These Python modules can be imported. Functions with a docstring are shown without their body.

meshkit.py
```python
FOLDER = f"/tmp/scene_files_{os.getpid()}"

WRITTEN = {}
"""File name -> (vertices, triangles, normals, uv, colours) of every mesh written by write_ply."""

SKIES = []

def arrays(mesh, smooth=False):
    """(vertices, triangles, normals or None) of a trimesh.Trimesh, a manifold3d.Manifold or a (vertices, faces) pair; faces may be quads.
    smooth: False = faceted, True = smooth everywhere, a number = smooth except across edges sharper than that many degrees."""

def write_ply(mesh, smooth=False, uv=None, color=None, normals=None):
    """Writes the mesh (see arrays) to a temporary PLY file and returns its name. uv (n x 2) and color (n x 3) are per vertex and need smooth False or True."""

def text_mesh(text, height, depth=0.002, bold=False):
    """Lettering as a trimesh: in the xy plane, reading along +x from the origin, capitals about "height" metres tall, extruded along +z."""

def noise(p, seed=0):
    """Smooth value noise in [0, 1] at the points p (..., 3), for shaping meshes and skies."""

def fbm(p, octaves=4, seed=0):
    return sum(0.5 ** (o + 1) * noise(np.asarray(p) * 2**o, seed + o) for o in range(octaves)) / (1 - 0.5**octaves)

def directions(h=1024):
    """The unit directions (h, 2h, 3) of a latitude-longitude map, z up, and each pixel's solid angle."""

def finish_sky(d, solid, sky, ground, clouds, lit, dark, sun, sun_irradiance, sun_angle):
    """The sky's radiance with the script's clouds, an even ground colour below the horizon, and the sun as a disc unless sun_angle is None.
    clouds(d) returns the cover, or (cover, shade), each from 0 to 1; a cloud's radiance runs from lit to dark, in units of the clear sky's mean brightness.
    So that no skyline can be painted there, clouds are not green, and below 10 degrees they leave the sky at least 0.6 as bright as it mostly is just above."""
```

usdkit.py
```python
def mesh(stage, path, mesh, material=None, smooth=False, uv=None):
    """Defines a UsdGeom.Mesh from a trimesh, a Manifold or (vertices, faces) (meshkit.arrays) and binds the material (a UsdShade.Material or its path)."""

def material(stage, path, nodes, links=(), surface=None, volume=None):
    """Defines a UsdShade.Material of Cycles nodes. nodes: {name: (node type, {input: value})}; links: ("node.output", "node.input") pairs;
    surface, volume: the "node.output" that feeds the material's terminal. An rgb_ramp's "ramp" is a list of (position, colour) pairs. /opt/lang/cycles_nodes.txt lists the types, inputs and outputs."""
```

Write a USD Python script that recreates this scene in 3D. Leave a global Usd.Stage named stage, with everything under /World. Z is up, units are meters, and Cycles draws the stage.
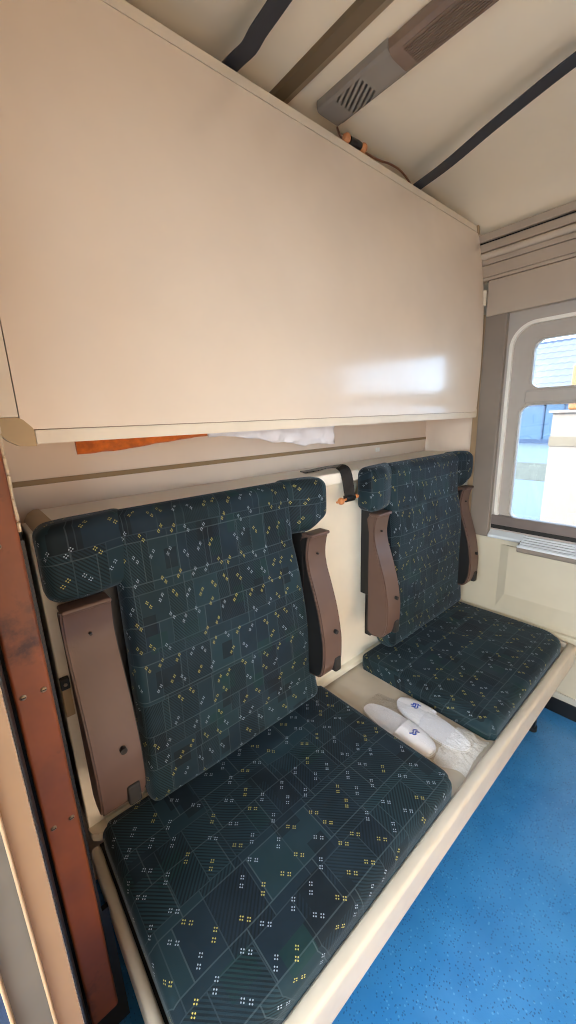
import math, random
import numpy as np
import trimesh, manifold3d, usdkit, meshkit
from shapely.geometry import Polygon, box as sbox
from shapely.ops import unary_union
from pxr import Usd, UsdGeom, UsdLux, UsdShade, Gf, Sdf

rng = random.Random(7)
stage = Usd.Stage.CreateInMemory()
UsdGeom.SetStageUpAxis(stage, UsdGeom.Tokens.z)
UsdGeom.SetStageMetersPerUnit(stage, 1.0)
UsdGeom.Xform.Define(stage, '/World')

# ------------------------------------------------------------------ camera, sky, sun, exposure
EYE = (0.0, 0.0, 1.484)
RIGHT = (0.75727384, -0.65210049, -0.03607323)
DOWN = (-0.1820032, -0.15766662, -0.97057512)
FWD = (0.62722497, 0.7415566, -0.23808119)
F_PX = 382.857
cam = UsdGeom.Camera.Define(stage, '/World/camera')
cam.CreateHorizontalApertureAttr(24.0)
cam.CreateVerticalApertureAttr(24.0 * 1024 / 576)
cam.CreateFocalLengthAttr(24.0 * F_PX / 576)
cam.CreateClippingRangeAttr((0.02, 1000.0))
cam.CreateExposureAttr(2.2)
cam.AddTransformOp().Set(Gf.Matrix4d(*RIGHT, 0, *[-d for d in DOWN], 0, *[-d for d in FWD], 0, *EYE, 1))

sky = UsdLux.DomeLight.Define(stage, '/World/sky')
sky.CreateIntensityAttr(1.0)
sky.CreateColorAttr(Gf.Vec3f(0.78, 0.9, 1.0))
sun = UsdLux.DistantLight.Define(stage, '/World/sun')
sun.CreateIntensityAttr(1.25)
sun.CreateAngleAttr(0.6)
sun.CreateNormalizeAttr(True)
sun.CreateColorAttr(Gf.Vec3f(1.0, 0.87, 0.71))
# shines from the corridor side (-x) down towards +x and the wall opposite the bench
_d = np.array([0.62, -0.50, -0.31]); _d /= np.linalg.norm(_d)
_z = -_d; _x = np.cross([0, 0, 1], _z); _x /= np.linalg.norm(_x); _y = np.cross(_z, _x)
sun.AddTransformOp().Set(Gf.Matrix4d(*_x, 0, *_y, 0, *_z, 0, 0, 0, 0, 1))


# ------------------------------------------------------------------ helpers
def lin(r, g, b):
    return tuple((c / 255 / 12.92) if c / 255 <= 0.04045 else ((c / 255 + 0.055) / 1.055) ** 2.4 for c in (r, g, b))


class G:
    """A small node graph writer."""
    def __init__(self):
        self.n, self.l, self.k = {}, [], 0

    def add(self, kind, out, **inp):
        self.k += 1
        name = f'n{self.k}'
        vals = {}
        for a, b in inp.items():
            if isinstance(b, str) and '.' in b and b.split('.')[0] in self.n:
                self.l.append((b, f'{name}.{a}'))
            else:
                vals[a] = b
        self.n[name] = (kind, vals)
        return f'{name}.{out}'

    def m(self, op, a, b=0.0, c=0.0):
        return self.add('math', 'value', math_type=op, value1=a, value2=b, value3=c)

    def mix(self, fac, a, b, how='mix'):
        return self.add('mix_color', 'result', fac=fac, a=a, b=b, blend_type=how)

    def done(self, path, surface):
        return usdkit.material(stage, '/World/Looks/' + path, self.n, self.l, surface=surface)


def plain(name, rgb, rough=0.5, spread=0.06, scale=6.0, bump=0.0, bscale=60.0, metallic=0.0, spec=0.5, coat=0.0, wear=None, wscale=3.0, sheen=0.0):
    """Painted, moulded or woven surface: slightly uneven tone, fine relief, optional worn patches of another colour."""
    g = G()
    pos = g.add('geometry', 'position')
    nz = g.add('noise_texture', 'fac', vector=pos, scale=scale, detail=4.0, roughness=0.6)
    c = lin(*rgb)
    col = g.add('rgb_ramp', 'color', fac=nz, ramp=[(0.3, tuple(x * (1 - spread) for x in c)), (0.7, tuple(min(1, x * (1 + spread)) for x in c))])
    if wear:
        w = g.add('noise_texture', 'fac', vector=pos, scale=wscale, detail=8.0, roughness=0.7)
        f = g.add('map_range', 'result', value=w, from_min=wear[1], from_max=wear[1] + 0.12, clamp=True)
        col = g.mix(f, col, lin(*wear[0]))
    rr = g.add('map_range', 'result', value=nz, from_min=0.2, from_max=0.8, to_min=max(0.02, rough - 0.05), to_max=min(1.0, rough + 0.05))
    kw = dict(base_color=col, roughness=rr, metallic=metallic, specular_ior_level=spec, coat_weight=coat, coat_roughness=0.13)
    if sheen:
        kw.update(sheen_weight=sheen, sheen_roughness=0.4)
    if bump:
        b = g.add('noise_texture', 'fac', vector=pos, scale=bscale, detail=3.0)
        kw['normal'] = g.add('bump', 'normal', height=b, strength=bump, distance=0.002)
    return g.done(name, g.add('principled_bsdf', 'BSDF', **kw))


def fabric(name, shift):
    """Moquette: dark teal blocks, ribbed hatching, thin outline rectangles and pairs of four-dot motifs."""
    g = G()
    uv = g.add('texture_coordinate', 'UV')
    uv = g.add('vector_math', 'vector', vector_math_type='add', vector1=uv, vector2=shift) if False else g.add('mapping', 'vector', vector=uv, location=shift)
    sx = g.add('separate_xyz', 'x', vector=uv)
    sn = sx.split('.')[0]
    u, v = sn + '.x', sn + '.y'

    def bricks(sc, bw, rh, off, offs, mort):
        vv = g.add('mapping', 'vector', vector=uv, location=offs)
        b = g.add('brick_texture', 'color', vector=vv, color1=(0, 0, 0), color2=(1, 1, 1), mortar=(0.5, 0.5, 0.5), scale=sc, mortar_size=mort, brick_width=bw, row_height=rh, offset=off, squash=0.7, squash_frequency=3)
        return b, b.split('.')[0] + '.fac'
    c1, l1 = bricks(1.0, 0.19, 0.105, 0.37, (0.03, 0.01, 0), 0.0014)
    c2, l2 = bricks(1.0, 0.105, 0.15, 0.61, (0.5, 0.26, 0), 0.0012)
    c3, _ = bricks(1.0, 0.068, 0.052, 0.43, (0.21, 0.13, 0), 0.0)
    r1, r2, r3 = (g.add('rgb_to_bw', 'val', color=c) for c in (c1, c2, c3))
    base = g.add('rgb_ramp', 'color', fac=r1, interpolate=False, ramp=[(0.0, lin(16, 31, 39)), (0.3, lin(25, 47, 52)), (0.55, lin(12, 24, 36)), (0.8, lin(20, 39, 42))])
    over = g.add('rgb_ramp', 'color', fac=r2, ramp=[(0.0, lin(14, 26, 36)), (1.0, lin(30, 52, 58))])
    col = g.mix(0.45, base, over)
    dark = g.m('less_than', r3, 0.1)
    col = g.mix(g.m('multiply', dark, 0.75), col, lin(8, 15, 20))
    green = g.m('greater_than', r3, 0.93)
    col = g.mix(g.m('multiply', green, 0.6), col, lin(12, 44, 40))
    # ribbed hatching, one slant or the other by block
    p = g.m('add', u, v); q = g.m('subtract', u, v)
    s1 = g.m('sine', g.m('multiply', p, 640.0)); s2 = g.m('sine', g.m('multiply', q, 560.0))
    h1 = g.m('multiply', g.m('greater_than', s1, 0.1), g.m('greater_than', r2, 0.66))
    h2 = g.m('multiply', g.m('greater_than', s2, 0.1), g.m('less_than', r2, 0.27))
    hatch = g.m('multiply', g.m('maximum', h1, h2), 0.8)
    hatch = g.m('multiply', hatch, g.m('subtract', 1.0, g.m('multiply', dark, 0.8)))
    col = g.mix(hatch, col, lin(7, 14, 18))
    line = g.m('maximum', g.m('multiply', l1, 0.18), g.m('multiply', l2, 0.10))
    col = g.mix(line, col, lin(112, 124, 128))
    # motif cells
    cell = 0.057
    su, sv = g.m('divide', u, cell), g.m('divide', v, cell)
    row = g.m('floor', sv)
    su = g.m('add', su, g.m('multiply', row, 0.5))
    iu = g.m('floor', su)
    cid = g.add('combine_xyz', 'vector', x=iu, y=row, z=3.0)
    wn = g.add('white_noise_texture', 'color', vector=cid)
    wa = g.add('separate_color', 'r', color=wn).split('.')[0]
    wb = g.add('white_noise_texture', 'value', vector=g.add('combine_xyz', 'vector', x=iu, y=row, z=9.0))
    fu = g.m('multiply', g.m('subtract', g.m('subtract', su, iu), g.m('add', 0.3, g.m('multiply', wa + '.r', 0.4))), cell)
    fv = g.m('multiply', g.m('subtract', g.m('subtract', sv, row), g.m('add', 0.3, g.m('multiply', wa + '.g', 0.4))), cell)
    side = g.m('subtract', g.m('multiply', g.m('greater_than', wb, 0.5), 2.0), 1.0)

    def quad(du, dv):
        a = g.m('absolute', g.m('subtract', fu, du)); b = g.m('absolute', g.m('subtract', fv, dv))
        # four dots in a diamond: rotate by 45 degrees
        a2 = g.m('absolute', g.m('subtract', g.m('maximum', a, b), 0.0037)); b2 = g.m('minimum', a, b)
        d = g.m('sqrt', g.m('add', g.m('multiply', a2, a2), g.m('multiply', b2, b2)))
        return g.m('less_than', d, 0.00145)
    dots = g.m('maximum', quad(g.m('multiply', side, 0.0055), 0.006), quad(g.m('multiply', side, -0.0055), -0.006))
    dots = g.m('multiply', dots, g.m('less_than', wa + '.b', 0.86))
    dcol = g.mix(g.m('greater_than', g.add('white_noise_texture', 'value', vector=g.add('combine_xyz', 'vector', x=iu, y=row, z=21.0)), 0.52), lin(164, 174, 184), lin(194, 178, 88))
    col = g.mix(g.m('multiply', dots, 0.9), col, dcol)
    nz = g.add('noise_texture', 'fac', vector=uv, scale=900.0, detail=1.0)
    nb = g.add('noise_texture', 'fac', vector=uv, scale=7.0, detail=3.0)
    col = g.mix(g.m('multiply', g.add('map_range', 'result', value=nb, from_min=0.45, from_max=0.75, clamp=True), 0.25), col, lin(44, 62, 74))
    hh = g.m('add', g.m('multiply', nz, 0.6), g.m('multiply', hatch, -0.8))
    nrm = g.add('bump', 'normal', height=hh, strength=0.35, distance=0.0012)
    return g.done(name, g.add('principled_bsdf', 'BSDF', base_color=col, roughness=0.75, specular_ior_level=0.25, sheen_weight=0.18, sheen_roughness=0.35, sheen_tint=(0.72, 0.86, 1.0), normal=nrm))


def floor_mat():
    g = G()
    pos = g.add('geometry', 'position')
    v = g.add('voronoi_texture', 'distance', vector=pos, scale=150.0, randomness=1.0)
    cidc = v.split('.')[0] + '.color'
    pick = g.add('rgb_to_bw', 'val', color=cidc)
    speck = g.m('multiply', g.m('less_than', v, 0.32), g.m('greater_than', pick, 0.55))
    v2 = g.add('voronoi_texture', 'distance', vector=pos, scale=110.0, randomness=1.0)
    pick2 = g.add('rgb_to_bw', 'val', color=v2.split('.')[0] + '.color')
    speck2 = g.m('multiply', g.m('less_than', v2, 0.28), g.m('greater_than', pick2, 0.72))
    nz = g.add('noise_texture', 'fac', vector=pos, scale=5.0, detail=5.0)
    col = g.add('rgb_ramp', 'color', fac=nz, ramp=[(0.3, lin(44, 120, 182)), (0.7, lin(58, 134, 194))])
    col = g.mix(g.m('multiply', speck, 0.6), col, lin(22, 66, 116))
    col = g.mix(g.m('multiply', speck2, 0.35), col, lin(110, 170, 214))
    ro = g.add('map_range', 'result', value=nz, from_min=0.2, from_max=0.8, to_min=0.26, to_max=0.36)
    b = g.add('noise_texture', 'fac', vector=pos, scale=220.0, detail=2.0)
    nrm = g.add('bump', 'normal', height=b, strength=0.12, distance=0.002)
    return g.done('blue_linoleum', g.add('principled_bsdf', 'BSDF', base_color=col, roughness=ro, specular_ior_level=0.9, normal=nrm))


def pane_mat(name, tint, rough=0.0, refl=1.0):
    g = G()
    t = g.add('transparent_bsdf', 'BSDF', color=tint)
    gl = g.add('glossy_bsdf', 'BSDF', color=(refl, refl, refl), roughness=rough)
    f = g.add('fresnel', 'fac', IOR=1.5)
    return g.done(name, g.add('mix_closure', 'closure', fac=f, closure1=t, closure2=gl))


def film_mat(name, milk, rough):
    g = G()
    pos = g.add('geometry', 'position')
    nz = g.add('noise_texture', 'fac', vector=pos, scale=60.0, detail=3.0, distortion=1.2)
    nrm = g.add('bump', 'normal', height=nz, strength=0.6, distance=0.003)
    t = g.add('transparent_bsdf', 'BSDF', color=(0.985, 0.99, 0.995))
    gl = g.add('glossy_bsdf', 'BSDF', color=(1, 1, 1), roughness=rough, normal=nrm)
    df = g.add('translucent_bsdf', 'BSDF', color=(0.95, 0.96, 0.98))
    d2 = g.add('diffuse_bsdf', 'BSDF', color=(0.95, 0.96, 0.98), normal=nrm)
    milky = g.add('mix_closure', 'closure', fac=0.6, closure1=df, closure2=d2)
    f = g.m('multiply', g.add('fresnel', 'fac', IOR=1.4), 0.45)
    body = g.add('mix_closure', 'closure', fac=milk, closure1=t, closure2=milky)
    return g.done(name, g.add('mix_closure', 'closure', fac=f, closure1=body, closure2=gl))


M = dict(
    laminate=plain('cream_laminate', (226, 208, 187), 0.3, 0.02, 3.0, bump=0.05, bscale=24.0, coat=0.7),
    rim=plain('cream_rim', (222, 208, 186), 0.35, 0.03, 9.0),
    wall=plain('wall_laminate', (232, 211, 190), 0.45, 0.04, 4.0),
    ceiling=plain('ceiling_paint', (242, 227, 200), 0.5, 0.04, 2.5),
    lowwall=plain('wall_moulding_cream', (194, 184, 161), 0.42, 0.04, 5.0),
    fascia=plain('blind_fascia', (176, 160, 142), 0.5, 0.03, 6.0),
    fascia_light=plain('blind_roll_cloth', (198, 182, 162), 0.6, 0.03, 8.0),
    dark_gap=plain('dark_gap', (28, 24, 20), 0.7),
    jamb=plain('jamb_tan', (128, 98, 70), 0.5, 0.06, 6.0),
    jamb_edge=plain('jamb_edge', (170, 140, 108), 0.4, 0.05, 8.0),
    seal=plain('seal_grey', (92, 84, 74), 0.5, 0.08, 10.0),
    flooring=plain('corridor_floor_shade', (24, 44, 72), 0.9, 0.15, 60.0, bump=0.4, bscale=400.0),  # corridor floor blue, darkened for the shade it lies in
    cap_lit=plain('lit_corner_plastic', (206, 178, 140), 0.4, 0.06, 14.0),  # corner tan lightened for the light falling on it
    strip=plain('grey_brown_trim', (128, 116, 104), 0.45, 0.05, 8.0),
    tan=plain('tan_trim', (168, 140, 106), 0.45, 0.06, 8.0),
    frame=plain('window_frame_grey', (170, 162, 152), 0.35, 0.03, 8.0),
    bead=plain('window_bead', (232, 228, 218), 0.3, 0.03, 8.0),
    bar=plain('window_bar_brown', (112, 100, 94), 0.4, 0.06, 10.0),
    sill=plain('sill_plastic', (206, 210, 212), 0.25, 0.03, 8.0),
    bench=plain('bench_cream', (190, 178, 160), 0.35, 0.04, 7.0, wear=((176, 160, 134), 0.72), wscale=9.0),
    ledge=plain('ledge_white', (246, 238, 222), 0.4, 0.02, 6.0),
    board=plain('board_cream', (236, 226, 206), 0.35, 0.03, 6.0, wear=((186, 164, 128), 0.7), wscale=6.0),
    cap=plain('tan_corner_plastic', (176, 150, 110), 0.4, 0.08, 14.0),
    brown=plain('armrest_brown_plastic', (92, 70, 60), 0.45, 0.06, 10.0, bump=0.08, bscale=160.0, spec=0.35),
    brown_dark=plain('armrest_brown_side', (98, 76, 66), 0.4, 0.06, 10.0),
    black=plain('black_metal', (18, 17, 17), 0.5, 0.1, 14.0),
    screw=plain('worn_screw_metal', (150, 128, 104), 0.35, 0.1, 60.0, metallic=0.8),
    post=plain('rust_brown_post', (128, 66, 30), 0.5, 0.22, 7.0, bump=0.15, bscale=70.0, wear=((64, 30, 22), 0.56), wscale=5.0),
    cord=plain('pale_cord', (206, 186, 158), 0.8, 0.2, 120.0),
    webbing=plain('black_webbing', (46, 47, 52), 0.6, 0.1, 40.0, bump=0.3, bscale=300.0),
    leather=plain('black_leather', (30, 28, 28), 0.32, 0.12, 30.0),
    wood=plain('orange_wood', (196, 128, 78), 0.4, 0.14, 40.0),
    rope=plain('brown_rope', (110, 70, 46), 0.8, 0.2, 200.0),
    rail_dark=plain('rail_brown_dark', (108, 91, 68), 0.4, 0.08, 8.0),
    rail_light=plain('rail_brown_light', (146, 127, 100), 0.4, 0.08, 8.0),
    lamp_grey=plain('lamp_grey_plastic', (142, 134, 124), 0.45, 0.05, 10.0),
    lamp_lens=plain('lamp_smoked_lens', (124, 102, 88), 0.2, 0.1, 12.0, coat=0.5),
    lamp_edge_shade=plain('lamp_edge_shadow', (58, 50, 42), 0.4),
    orange=plain('orange_blanket', (196, 96, 22), 0.85, 0.3, 40.0, bump=0.5, bscale=140.0, sheen=0.2),
    sheet=plain('white_sheet', (212, 206, 206), 0.8, 0.04, 20.0),
    plate=plain('white_plate', (240, 236, 226), 0.35, 0.02),
    slipper=plain('slipper_white', (240, 238, 240), 0.85, 0.03, 40.0, bump=0.2, bscale=500.0),
    sole=plain('slipper_sole', (206, 196, 180), 0.7, 0.05, 40.0),
    ink=plain('blue_ink', (58, 84, 168), 0.6, 0.1, 80.0),
    brown_board=plain('plywood_edge', (128, 88, 60), 0.6, 0.12, 20.0),
    kick=plain('grey_kick', (186, 182, 170), 0.4, 0.04),
    rubber=plain('black_rubber', (16, 16, 18), 0.45, 0.08),
    groove=plain('groove_olive', (150, 122, 84), 0.5, 0.06),
    pavement=plain('station_paving', (100, 106, 116), 0.85, 0.05, 1.5),
    trackbed=plain('dry_grass_strip', (90, 83, 66), 0.9, 0.2, 2.0),
    shed=plain('shed_blue_white', (72, 94, 114), 0.7, 0.04, 1.0),
    shed_line=plain('shed_dark_trim', (52, 66, 90), 0.6, 0.05),
    rooftile=plain('roof_tile', (106, 103, 104), 0.7, 0.12, 3.0),
    glare_block=plain('glare_peach', (148, 128, 112), 0.8, 0.03, 2.0),  # colour of the glass reflection imitated outside
    glare_band=plain('glare_tan_band', (128, 108, 86), 0.8, 0.05, 2.0),
    orange_sign=plain('orange_box', (160, 102, 56), 0.5, 0.05),
    floor=floor_mat(),
    fabric_a=fabric('moquette_a', (0.0, 0.0, 0.0)),
    fabric_b=fabric('moquette_b', (0.333, 0.171, 0.0)),
    fabric_c=fabric('moquette_c', (0.71, 0.46, 0.0)),
    fabric_d=fabric('moquette_d', (1.213, 0.893, 0.0)),
    glass=pane_mat('window_glass', (0.58, 0.65, 0.72)),
    film=film_mat('clear_film', 0.025, 0.12),
    film_crumpled=film_mat('crumpled_film', 0.3, 0.16),
)

used = {}


def numbered(parent, name):
    k = used.get((parent, name), 0)
    used[(parent, name)] = k + 1
    return f'{parent}/{name}' + (f'_{k:03d}' if k else '')


class Thing:
    def __init__(self, path, loc):
        self.path, self.loc = path, np.array(loc, float)


def tagged(prim, label, cat, group=None, kind=None):
    for k, v in (('label', label), ('category', cat), ('group', group), ('kind', kind)):
        if v:
            prim.SetCustomDataByKey(k, v)


def thing(name, label, cat, loc, group=None, kind=None):
    p = numbered('/World', name)
    x = UsdGeom.Xform.Define(stage, p)
    x.AddTranslateOp().Set(Gf.Vec3d(*map(float, loc)))
    tagged(x.GetPrim(), label, cat, group, kind)
    return Thing(p, loc)


def arr(mesh):
    if isinstance(mesh, list):
        mesh = trimesh.util.concatenate([tm(m) for m in mesh])
    return tm(mesh)


def tm(m):
    if isinstance(m, trimesh.Trimesh):
        return m
    if hasattr(m, 'to_mesh'):
        k = m.to_mesh()
        return trimesh.Trimesh(k.vert_properties[:, :3], k.tri_verts, process=False)
    return trimesh.Trimesh(m[0], m[1], process=False)


def part(parent, name, mesh, mat, label=None, smooth=35, uv=None, kind=None):
    """One mesh under a thing or part, given in world coordinates."""
    m = arr(mesh).copy()
    m.vertices = np.array(m.vertices) - parent.loc
    p = numbered(parent.path, name)
    k = usdkit.mesh(stage, p, m, mat, smooth=True if uv is not None else smooth, uv=uv)
    if label:
        k.GetPrim().SetCustomDataByKey('label', label)
    if kind:
        k.GetPrim().SetCustomDataByKey('kind', kind)
    return Thing(p, parent.loc)


def single(name, mesh, mat, label, cat, loc=None, group=None, smooth=35):
    m = arr(mesh).copy()
    b = m.bounds
    loc = np.array([(b[0][0] + b[1][0]) / 2, (b[0][1] + b[1][1]) / 2, b[0][2]])
    m.vertices = np.array(m.vertices) - loc
    p = numbered('/World', name)
    k = usdkit.mesh(stage, p, m, mat, smooth=smooth)
    k.AddTranslateOp().Set(Gf.Vec3d(*map(float, loc)))
    tagged(k.GetPrim(), label, cat, group)
    return Thing(p, loc)


def struct(name, mesh, mat, label, cat, smooth=35):
    p = numbered('/World', name)
    k = usdkit.mesh(stage, p, arr(mesh), mat, smooth=smooth)
    tagged(k.GetPrim(), label, cat, None, 'structure')
    return Thing(p, (0, 0, 0))


def bx(x0, x1, y0, y1, z0, z1, r=0.0, seg=3):
    """A box by its bounds; r rounds every edge."""
    x0, x1 = min(x0, x1), max(x0, x1); y0, y1 = min(y0, y1), max(y0, y1); z0, z1 = min(z0, z1), max(z0, z1)
    if r <= 0:
        m = trimesh.creation.box([x1 - x0, y1 - y0, z1 - z0])
        m.apply_translation([(x0 + x1) / 2, (y0 + y1) / 2, (z0 + z1) / 2])
        return m
    r = min(r, (x1 - x0) / 2.01, (y1 - y0) / 2.01, (z1 - z0) / 2.01)
    s = manifold3d.Manifold.sphere(r, 4 * seg)
    return manifold3d.Manifold.batch_hull([s.translate([x, y, z]) for x in (x0 + r, x1 - r) for y in (y0 + r, y1 - r) for z in (z0 + r, z1 - r)])


def cyl(p0, p1, r, n=16):
    return trimesh.creation.cylinder(radius=r, segment=np.array([p0, p1], float), sections=n)


def tube(pts, r, n=8):
    pts = np.array(pts, float)
    out = []
    T = np.gradient(pts, axis=0); T /= np.linalg.norm(T, axis=1)[:, None]
    up = np.array([0.0, 0.0, 1.0])
    for p, t in zip(pts, T):
        a = np.cross(t, up)
        if np.linalg.norm(a) < 1e-3:
            a = np.cross(t, [1, 0, 0])
        a /= np.linalg.norm(a); b = np.cross(t, a)
        out.append([p + r * (math.cos(k * 2 * math.pi / n) * a + math.sin(k * 2 * math.pi / n) * b) for k in range(n)])
    v = np.vstack(out + [[pts[0]], [pts[-1]]]); f = []
    for i in range(len(pts) - 1):
        for k in range(n):
            a, b, c, d = i * n + k, i * n + (k + 1) % n, (i + 1) * n + (k + 1) % n, (i + 1) * n + k
            f += [[a, c, b], [a, d, c]]
    e = len(pts) * n
    for k in range(n):
        f += [[e, k, (k + 1) % n], [e + 1, (len(pts) - 1) * n + (k + 1) % n, (len(pts) - 1) * n + k]]
    m = trimesh.Trimesh(v, f, process=False); trimesh.repair.fix_normals(m)
    return m


def spline(pts, n=30):
    from scipy.interpolate import CubicSpline, PchipInterpolator
    pts = np.array(pts, float)
    t = np.r_[0, np.cumsum(np.linalg.norm(np.diff(pts, axis=0), axis=1))]
    return PchipInterpolator(t, pts)(np.linspace(0, t[-1], n))


def ribbon(pts, across, width, thick):
    """A flat strap along pts; across is one direction or one per point."""
    pts = np.array(pts, float)
    ac = np.broadcast_to(np.array(across, float), pts.shape)
    T = np.gradient(pts, axis=0); T /= np.linalg.norm(T, axis=1)[:, None]
    ac = ac - (ac * T).sum(1)[:, None] * T
    ac = ac / np.linalg.norm(ac, axis=1)[:, None]
    nn = np.cross(T, ac)
    w, h = width / 2, thick / 2
    ring = [pts + ac * a + nn * b for a, b in ((-w, -h), (w, -h), (w, h), (-w, h))]
    v = np.stack(ring, 1).reshape(-1, 3); f = []
    n = len(pts)
    for i in range(n - 1):
        for k in range(4):
            a, b, c, d = i * 4 + k, i * 4 + (k + 1) % 4, (i + 1) * 4 + (k + 1) % 4, (i + 1) * 4 + k
            f += [[a, b, c], [a, c, d]]
    f += [[0, 2, 1], [0, 3, 2], [n * 4 - 4, n * 4 - 3, n * 4 - 2], [n * 4 - 4, n * 4 - 2, n * 4 - 1]]
    m = trimesh.Trimesh(v, f, process=False); trimesh.repair.fix_normals(m)
    return m


AX = {'x': np.array([[0, 0, 1], [1, 0, 0], [0, 1, 0]], float).T, 'y': np.array([[1, 0, 0], [0, 0, -1], [0, 1, 0]], float), 'z': np.eye(3)}


def ext(poly, axis, a, b):
    """Extrudes a shapely polygon from a to b along axis. axis x: polygon is (y, z); axis y: (x, z); axis z: (x, y)."""
    polys = getattr(poly, 'geoms', [poly])
    out = []
    for pg in polys:
        m = trimesh.creation.extrude_polygon(pg, b - a, engine='earcut')
        v = np.array(m.vertices)
        if axis == 'x':
            w = np.stack([v[:, 2] + a, v[:, 0], v[:, 1]], 1)
        elif axis == 'y':
            w = np.stack([v[:, 0], v[:, 2] + a, v[:, 1]], 1)
        else:
            w = np.stack([v[:, 0], v[:, 1], v[:, 2] + a], 1)
        m = trimesh.Trimesh(w, m.faces, process=False)
        if m.volume < 0:
            m.invert()
        out.append(m)
    return trimesh.util.concatenate(out)


def rrect(x0, x1, y0, y1, r, seg=8):
    return sbox(x0 + r, y0 + r, x1 - r, y1 - r).buffer(r, quad_segs=seg) if r > 0 else sbox(x0, y0, x1, y1)


def cushion(x0, x1, y0, y1, z0, z1, r, front, deform=None, n=(44, 40, 12), flat=False):
    """A stuffed block with rounded edges. front: 'z' (faces up) or '-y' (faces the room). Returns mesh and uv in metres; the pattern
    runs on over the edges. deform(p, q) moves the points."""
    c = np.array([(x0 + x1) / 2, (y0 + y1) / 2, (z0 + z1) / 2]); h = np.array([x1 - x0, y1 - y0, z1 - z0]) / 2

    def ticks(hh, k):
        e = np.linspace(0, 1, 6) * min(r, hh * 0.95)
        mid = np.linspace(-hh + e[-1], hh - e[-1], k)
        return np.unique(np.round(np.r_[-hh + e, mid, hh - e], 6))
    t = [ticks(h[k], n[k]) for k in range(3)]
    V, F, idx = [], [], {}

    def vid(p):
        key = tuple(np.round(p, 6))
        if key not in idx:
            idx[key] = len(V); V.append(p)
        return idx[key]
    for ax in range(3):
        b, d = (ax + 1) % 3, (ax + 2) % 3
        for s in (-1, 1):
            for i in range(len(t[b]) - 1):
                for j in range(len(t[d]) - 1):
                    q = []
                    for (ii, jj) in ((i, j), (i + 1, j), (i + 1, j + 1), (i, j + 1)):
                        p = np.zeros(3); p[ax] = s * h[ax]; p[b] = t[b][ii]; p[d] = t[d][jj]
                        q.append(vid(p))
                    if s < 0:
                        q = q[::-1]
                    F += [[q[0], q[1], q[2]], [q[0], q[2], q[3]]]
    P = np.array(V)
    rr = np.minimum(r, h * 0.95)
    inner = np.clip(P, -(h - rr), h - rr)
    if flat:
        inner[:, 2] = np.where(P[:, 2] < 0, P[:, 2], inner[:, 2])
    dv = P - inner
    ln = np.linalg.norm(dv / rr, axis=1, keepdims=True)
    Q = inner + np.where(ln > 1e-9, dv / np.maximum(ln, 1e-9), 0)
    if front == 'z':
        tt = h[2] - P[:, 2]
        uv = np.stack([(P[:, 0] * (1 + tt / h[0])) + c[0], (P[:, 1] * (1 + tt / h[1])) + c[1]], 1)
    else:
        tt = P[:, 1] + h[1]
        uv = np.stack([(P[:, 0] * (1 + tt / h[0])) + c[0], (P[:, 2] * (1 + tt / h[2])) + c[2]], 1)
    Q = Q + c
    if deform is not None:
        Q = deform(Q, P / h)
    return trimesh.Trimesh(Q, np.array(F), process=False), uv


def sstep(x, a, b):
    t = np.clip((x - a) / (b - a), 0, 1)
    return t * t * (3 - 2 * t)


# ------------------------------------------------------------------ dimensions
XW = 2.05          # inner face of the window wall
YB = 1.18          # back wall
YF = -0.80         # wall opposite
XL = -0.011        # compartment face of the corridor partition
DOOR0, DOOR1 = -0.72, 0.50  # opening widened beyond a normal door to let corridor light in


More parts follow.
